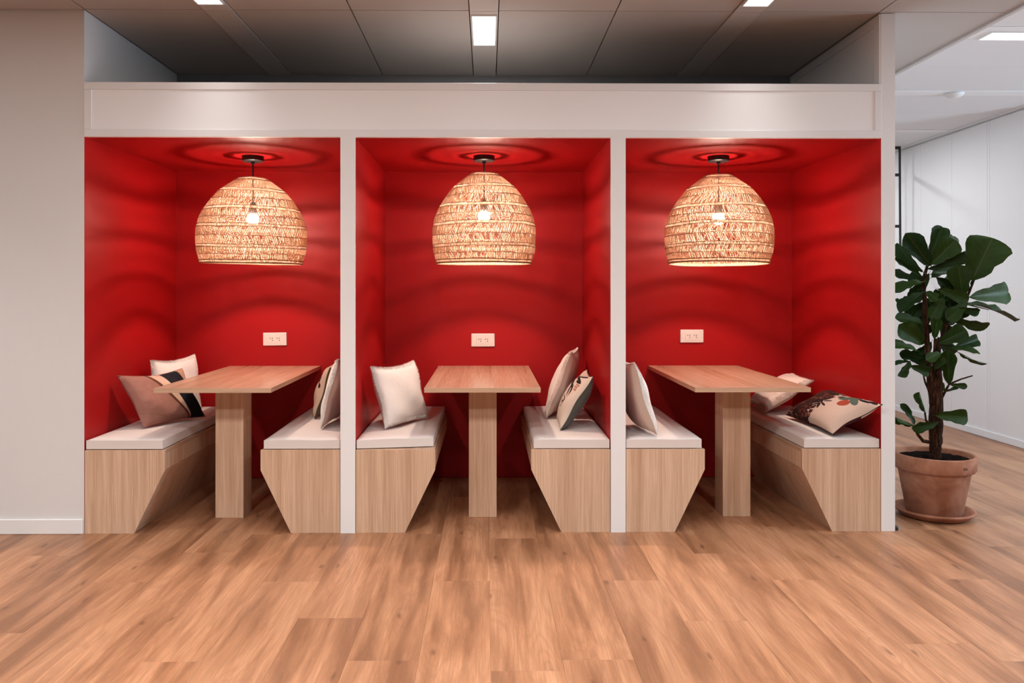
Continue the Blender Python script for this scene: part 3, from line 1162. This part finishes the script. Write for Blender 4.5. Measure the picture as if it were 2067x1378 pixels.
sa = new_bm()
lathe(sa, [(0, 0), (.150, 0), (.176, .012), (.196, .030), (.2035, .036), (.2035, .044), (.194, .046), (.176, .034), (.150, .016), (0, .014)], 64)
tag(obj('saucer', sa, M['terra'], None, (PXY[0] - .006, PXY[1] - .01, 0.0005), smooth=True), 'round terracotta saucer on the oak floor under the fig pot', 'saucer')
pot = thing('potted_fig', 'tall fiddle-leaf fig in a terracotta pot beside the white partition', 'potted plant', (PXY[0], PXY[1], 0.015))
HP = 0.330
b = new_bm()
lathe(b, [(0, .0005), (.134, .0005), (.140, .006), (.1815, HP - .092), (.183, HP - .088), (.200, HP - .083), (.2055, HP - .074), (.2105, HP - .006), (.206, HP), (.193, HP), (.190, HP - .006),
          (.182, HP - .060), (.14, .03), (0, .03)], 72)
po = obj('pot', b, M['terra'], pot)
for p in po.data.polygons:
    p.use_smooth = True
st = new_bm()
for i, (w0, z) in enumerate(((.020, HP - .040), (.030, HP - .048))):
    for k in range(5 if i else 4):
        if i == 0 and k == 2:
            continue
        an = -math.pi / 2 + .27 + (k - 2) * (.026 if i else .028)
        r = .2085 - (0.0005 if i else 0) + .0006
        x, y = r * math.cos(an), r * math.sin(an)
        box(st, x - .0022, x + .0022, y - .0007, y + .0007, z - .0022, z + .0022)
obj('stamp', st, M['stamp'], po)
b = new_bm()
rr = random.Random(4)
rows = []
for i in range(9):
    r = .184 * i / 8
    rows.append([b.verts.new((r * math.cos(2 * math.pi * k / 36), r * math.sin(2 * math.pi * k / 36), HP - .028 + rr.uniform(-.007, .010) * (1 if i < 8 else .4))) for k in range(36)])
for a, c in zip(rows[1:], rows[2:]):
    for k in range(36):
        b.faces.new((a[k], a[(k + 1) % 36], c[(k + 1) % 36], c[k]))
b.faces.new(rows[1])
obj('soil', b, M['soil'], pot)
ORG = Vector((PXY[0], PXY[1], 0.015))


def pp(px, py, dy=0.0):
    return on_y(px, py, PXY[1] + dy) - ORG


def stem(name, pts, n=10):
    b = new_bm()
    sc_ = (PXY[1] + D) / F
    P = []
    R_ = []
    for i, (px, py, r, dy) in enumerate(pts):
        P.append(pp(px, py, dy))
        R_.append(r * sc_)
    # subdivide with a little roughness
    P2, R2 = [], []
    for i in range(len(P) - 1):
        for q in range(5):
            k = q / 5
            P2.append(P[i].lerp(P[i + 1], k) + Vector((rr.uniform(-1, 1), rr.uniform(-1, 1), 0)) * R_[i] * .07)
            R2.append((R_[i] + (R_[i + 1] - R_[i]) * k) * rr.uniform(.93, 1.07))
    P2.append(P[-1])
    R2.append(R_[-1])
    tube(b, P2, R2, n)
    return obj(name, b, M['bark'], pot, smooth=True)


stem('trunk', [(1889, 932, 12, 0), (1888, 905, 11, 0), (1889, 870, 13, 0), (1890, 800, 12, 0), (1891, 740, 9, .005), (1891, 683, 5.5, .005)], 14)
stem('trunk', [(1883, 815, 7, -.01), (1877, 760, 6.5, -.012), (1872, 710, 5.6, -.012), (1867, 620, 5.0, -.01), (1864, 565, 3.6, 0), (1872, 535, 2.6, .01)])
stem('branch', [(1893, 705, 4, .01), (1908, 660, 3.2, .0), (1928, 622, 3, 0), (1950, 606, 2.4, 0), (1966, 565, 2.0, .0)])
stem('branch', [(1882, 893, 4, 0), (1864, 890, 3.6, -.02), (1853, 877, 3.2, -.03), (1847, 860, 2, -.03)], 7)
stem('branch', [(1880, 862, 2.5, -.01), (1869, 848, 2.2, -.03), (1867, 832, 1.8, -.03)], 7)
stem('branch', [(1900, 806, 2.4, -.01), (1907, 792, 2.2, -.02), (1916, 775, 2.0, -.03), (1940, 765, 1.6, -.03), (1963, 758, 1.3, -.03)], 7)
stem('branch', [(1878, 796, 2.2, -.01), (1867, 770, 1.9, -.02), (1863, 752, 1.5, -.02)], 7)

HWID = [(0, .02), (.06, .10), (.15, .22), (.28, .285), (.42, .32), (.56, .40), (.70, .485), (.80, .50), (.89, .44), (.95, .32), (.985, .17), (1.0, .03)]


def leaf_mesh(var):
    r_ = random.Random(100 + var)
    b = new_bm()
    lay = b.loops.layers.uv.new('UVMap')
    nu = len(HWID)
    nv = 6
    fold = [.30, .16, .42][var]
    droop = [.10, .20, -.06][var]
    g = []
    for i, (t, hw) in enumerate(HWID):
        row = []
        for j in range(nv + 1):
            c = (j / nv - .5) * 2
            wv = .022 * math.sin(t * 17 + var * 2 + (2 if c > 0 else 0)) * c * c
            x = c * hw * (1 + .05 * math.sin(t * 23 + var + (1.3 if c > 0 else 0)))
            z = abs(c) * hw * fold - droop * t * t + wv
            row.append(b.verts.new((x, t, z)))
        g.append(row)
    for i in range(nu - 1):
        for j in range(nv):
            f_ = b.faces.new((g[i][j], g[i][j + 1], g[i + 1][j + 1], g[i + 1][j]))
            for l, (a, c) in zip(f_.loops, ((i, j), (i, j + 1), (i + 1, j + 1), (i + 1, j))):
                l[lay].uv = (HWID[a][0], .5 + (c / nv - .5) * HWID[a][1] * 2)
    # stalk
    tube(b, [(0, -.09, -.004), (0, .02, -.006), (0, .45, -.012 - droop * .2)], [.014, .014, .006], 5)
    me = bpy.data.meshes.new('leaf')
    b.to_mesh(me)
    b.free()
    for p in me.polygons:
        p.use_smooth = True
    me.materials.append(M['leaf'])
    return me


leaf_me = [leaf_mesh(v) for v in range(3)]
LEAVES = [  # base px, tip px, apparent width px, depth of base / tip, variant
    (1962, 566, 2004, 479, 84, .0, -.04, 0), (1956, 599, 2054, 588, 46, -.02, .04, 1), (1950, 613, 2058, 627, 15, .0, .05, 1),
    (1879, 536, 1832, 474, 42, -.03, -.10, 0), (1878, 534, 1930, 484, 46, -.04, -.10, 0), (1880, 522, 1932, 468, 36, .04, .10, 1),
    (1876, 522, 1902, 460, 34, .05, .08, 2), (1872, 543, 1946, 503, 22, .0, -.06, 2), (1862, 548, 1806, 503, 22, -.03, -.08, 1),
    (1856, 556, 1802, 524, 20, .0, .03, 2), (1860, 564, 1801, 551, 17, .02, .08, 1), (1864, 568, 1803, 578, 19, -.03, -.07, 1),
    (1864, 576, 1838, 592, 17, .04, .08, 2), (1944, 598, 1934, 536, 46, -.03, -.07, 0), (1880, 553, 1954, 537, 27, -.02, .0, 1),
    (1893, 583, 1957, 606, 26, -.06, -.12, 1), (1870, 588, 1893, 606, 22, -.05, -.10, 2), (1864, 590, 1815, 625, 26, -.02, -.06, 0),
    (1832, 611, 1806, 606, 9, .05, .09, 1), (1928, 621, 1977, 626, 17, -.02, -.05, 2), (1952, 610, 1916, 642, 30, -.03, -.06, 1),
    (1864, 652, 1815, 635, 18, -.02, -.06, 1), (1866, 693, 1819, 657, 42, .0, -.05, 0), (1853, 708, 1803, 687, 14, -.02, -.07, 1),
    (1864, 722, 1815, 713, 22, .03, .07, 2), (1836, 729, 1804, 731, 10, .04, .08, 1), (1838, 728, 1810, 759, 18, .0, -.04, 2),
    (1836, 738, 1874, 750, 22, -.06, -.05, 2), (1896, 692, 1952, 666, 40, -.02, -.07, 0), (1920, 640, 1996, 668, 24, -.02, -.05, 1),
    (1924, 702, 1979, 684, 26, .02, .05, 0), (1934, 711, 1987, 743, 8, .0, -.03, 1), (1897, 703, 1979, 702, 13, .0, -.08, 1),
    (1915, 776, 1913, 706, 32, -.03, -.04, 2), (1917, 776, 1953, 780, 13, -.03, -.07, 1), (1907, 791, 1901, 771, 8, -.02, -.02, 1),
    (1908, 791, 1935, 786, 7, -.02, -.04, 2), (1899, 712, 1871, 725, 22, -.06, -.09, 0), (1886, 650, 1910, 616, 28, .0, .0, 0),
    (1886, 684, 1892, 640, 22, -.02, -.03, 2), (1868, 834, 1858, 790, 12, -.03, -.04, 2), (1847, 860, 1826, 814, 13, -.03, -.03, 1),
    (1846, 860, 1806, 837, 9, -.03, -.06, 2), (1888, 838, 1956, 842, 32, -.05, -.08, 0), (1895, 852, 1850, 868, 19, -.05, -.10, 1),
    (1868, 600, 1905, 655, 40, .05, .10, 0), (1900, 575, 1930, 625, 44, .05, .09, 0), (1880, 600, 1850, 660, 38, .06, .12, 0), (1870, 640, 1842, 690, 34, .05, .10, 1),
    (1890, 560, 1925, 585, 34, .04, .08, 2), (1895, 640, 1925, 690, 34, .05, .09, 1), (1880, 690, 1850, 735, 30, .05, .09, 0), (1875, 552, 1840, 610, 30, .04, .06, 0),
    (1905, 600, 1880, 640, 30, -.03, -.05, 1), (1886, 745, 1906, 720, 20, -.03, -.06, 2),
    (1900, 570, 1945, 560, 40, .06, .10, 0), (1890, 590, 1935, 600, 40, .07, .11, 2), (1870, 570, 1835, 555, 30, .06, .10, 1), (1875, 610, 1830, 640, 34, .07, .12, 0),
    (1895, 620, 1940, 650, 36, .06, .10, 1), (1885, 660, 1845, 672, 34, .07, .11, 2), (1893, 680, 1930, 720, 30, .06, .09, 1), (1872, 700, 1836, 726, 26, .06, .10, 0),
    (1880, 620, 1905, 590, 34, .06, .08, 0), (1860, 600, 1822, 610, 22, .05, .08, 1), (1915, 610, 1945, 640, 30, .04, .07, 2), (1884, 710, 1862, 745, 24, .05, .07, 0),
    (1896, 715, 1915, 750, 24, .05, .07, 1), (1880, 560, 1910, 535, 30, .05, .07, 0)]
for i, (bx, by, tx, ty, wpx, d0, d1, var) in enumerate(LEAVES):
    A = pp(bx, by, d0)
    B = pp(tx, ty, d1)
    dv = B - A
    L = dv.length
    yv = dv.normalized()
    view = (Vector((0, -D, EYE)) - ORG - (A + B) * .5).normalized()
    zv = (view - yv * view.dot(yv)).normalized()
    xv = yv.cross(zv)
    sc_ = (PXY[1] + D) / F
    wreal = wpx * sc_
    full = L * .78
    wr = max(wreal, min(full, L * .9) * .55 if wreal < .5 * full else wreal)
    ang = math.acos(max(-1, min(1, wreal / max(wr, 1e-4))))
    ang *= -1 if i % 2 else 1
    xr = xv * math.cos(ang) + zv * math.sin(ang)
    zr = yv.cross(xr) * -1
    zr = xr.cross(yv)
    mat = Matrix(((xr.x * wr, yv.x * L, zr.x * L, A.x), (xr.y * wr, yv.y * L, zr.y * L, A.y), (xr.z * wr, yv.z * L, zr.z * L, A.z), (0, 0, 0, 1)))
    o = obj('leaf', leaf_me[var], None, pot)
    o.matrix_local = mat

# ================================================================== SMALL THINGS
# black rack hanging from the corridor ceiling
rk = on_y(1816, 300, 3.8)
t = thing('hanging_rack', 'black metal ladder rack hanging at the corridor ceiling', 'rack', (rk.x, 3.8, ZC))
for x in (-.0, -.62):
    b = new_bm()
    tube(b, [(x, 0, 0.0), (x + .006, 0, -1.0)], .011, 8)
    obj('upright', b, M['black'], t)
for zz in (-.014, -.285, -.80):
    b = new_bm()
    box(b, -.62, .0, -.012, .012, zz - .014, zz + .014)
    obj('rung', b, M['black'], t)
p = on_z(1935, 184, ZC)
b = new_bm()
lathe(b, [(0, -.032), (.030, -.032), (.050, -.022), (.066, -.008), (.066, 0), (0, 0)], 32)
tag(obj('smoke_detector', b, M['white_lacquer'], None, (p.x, 1.655, ZC - .0035), smooth=True), 'round white smoke detector on the corridor ceiling', 'smoke detector')
b = new_bm()
lathe(b, [(0, 0), (.013, 0), (.013, .016), (.008, .022), (0, .022)], 20)
tag(obj('door_stop', b, M['black'], None, (PX + .0135, .02, .0005)), 'small black stop at the foot of the white partition', 'door stop')
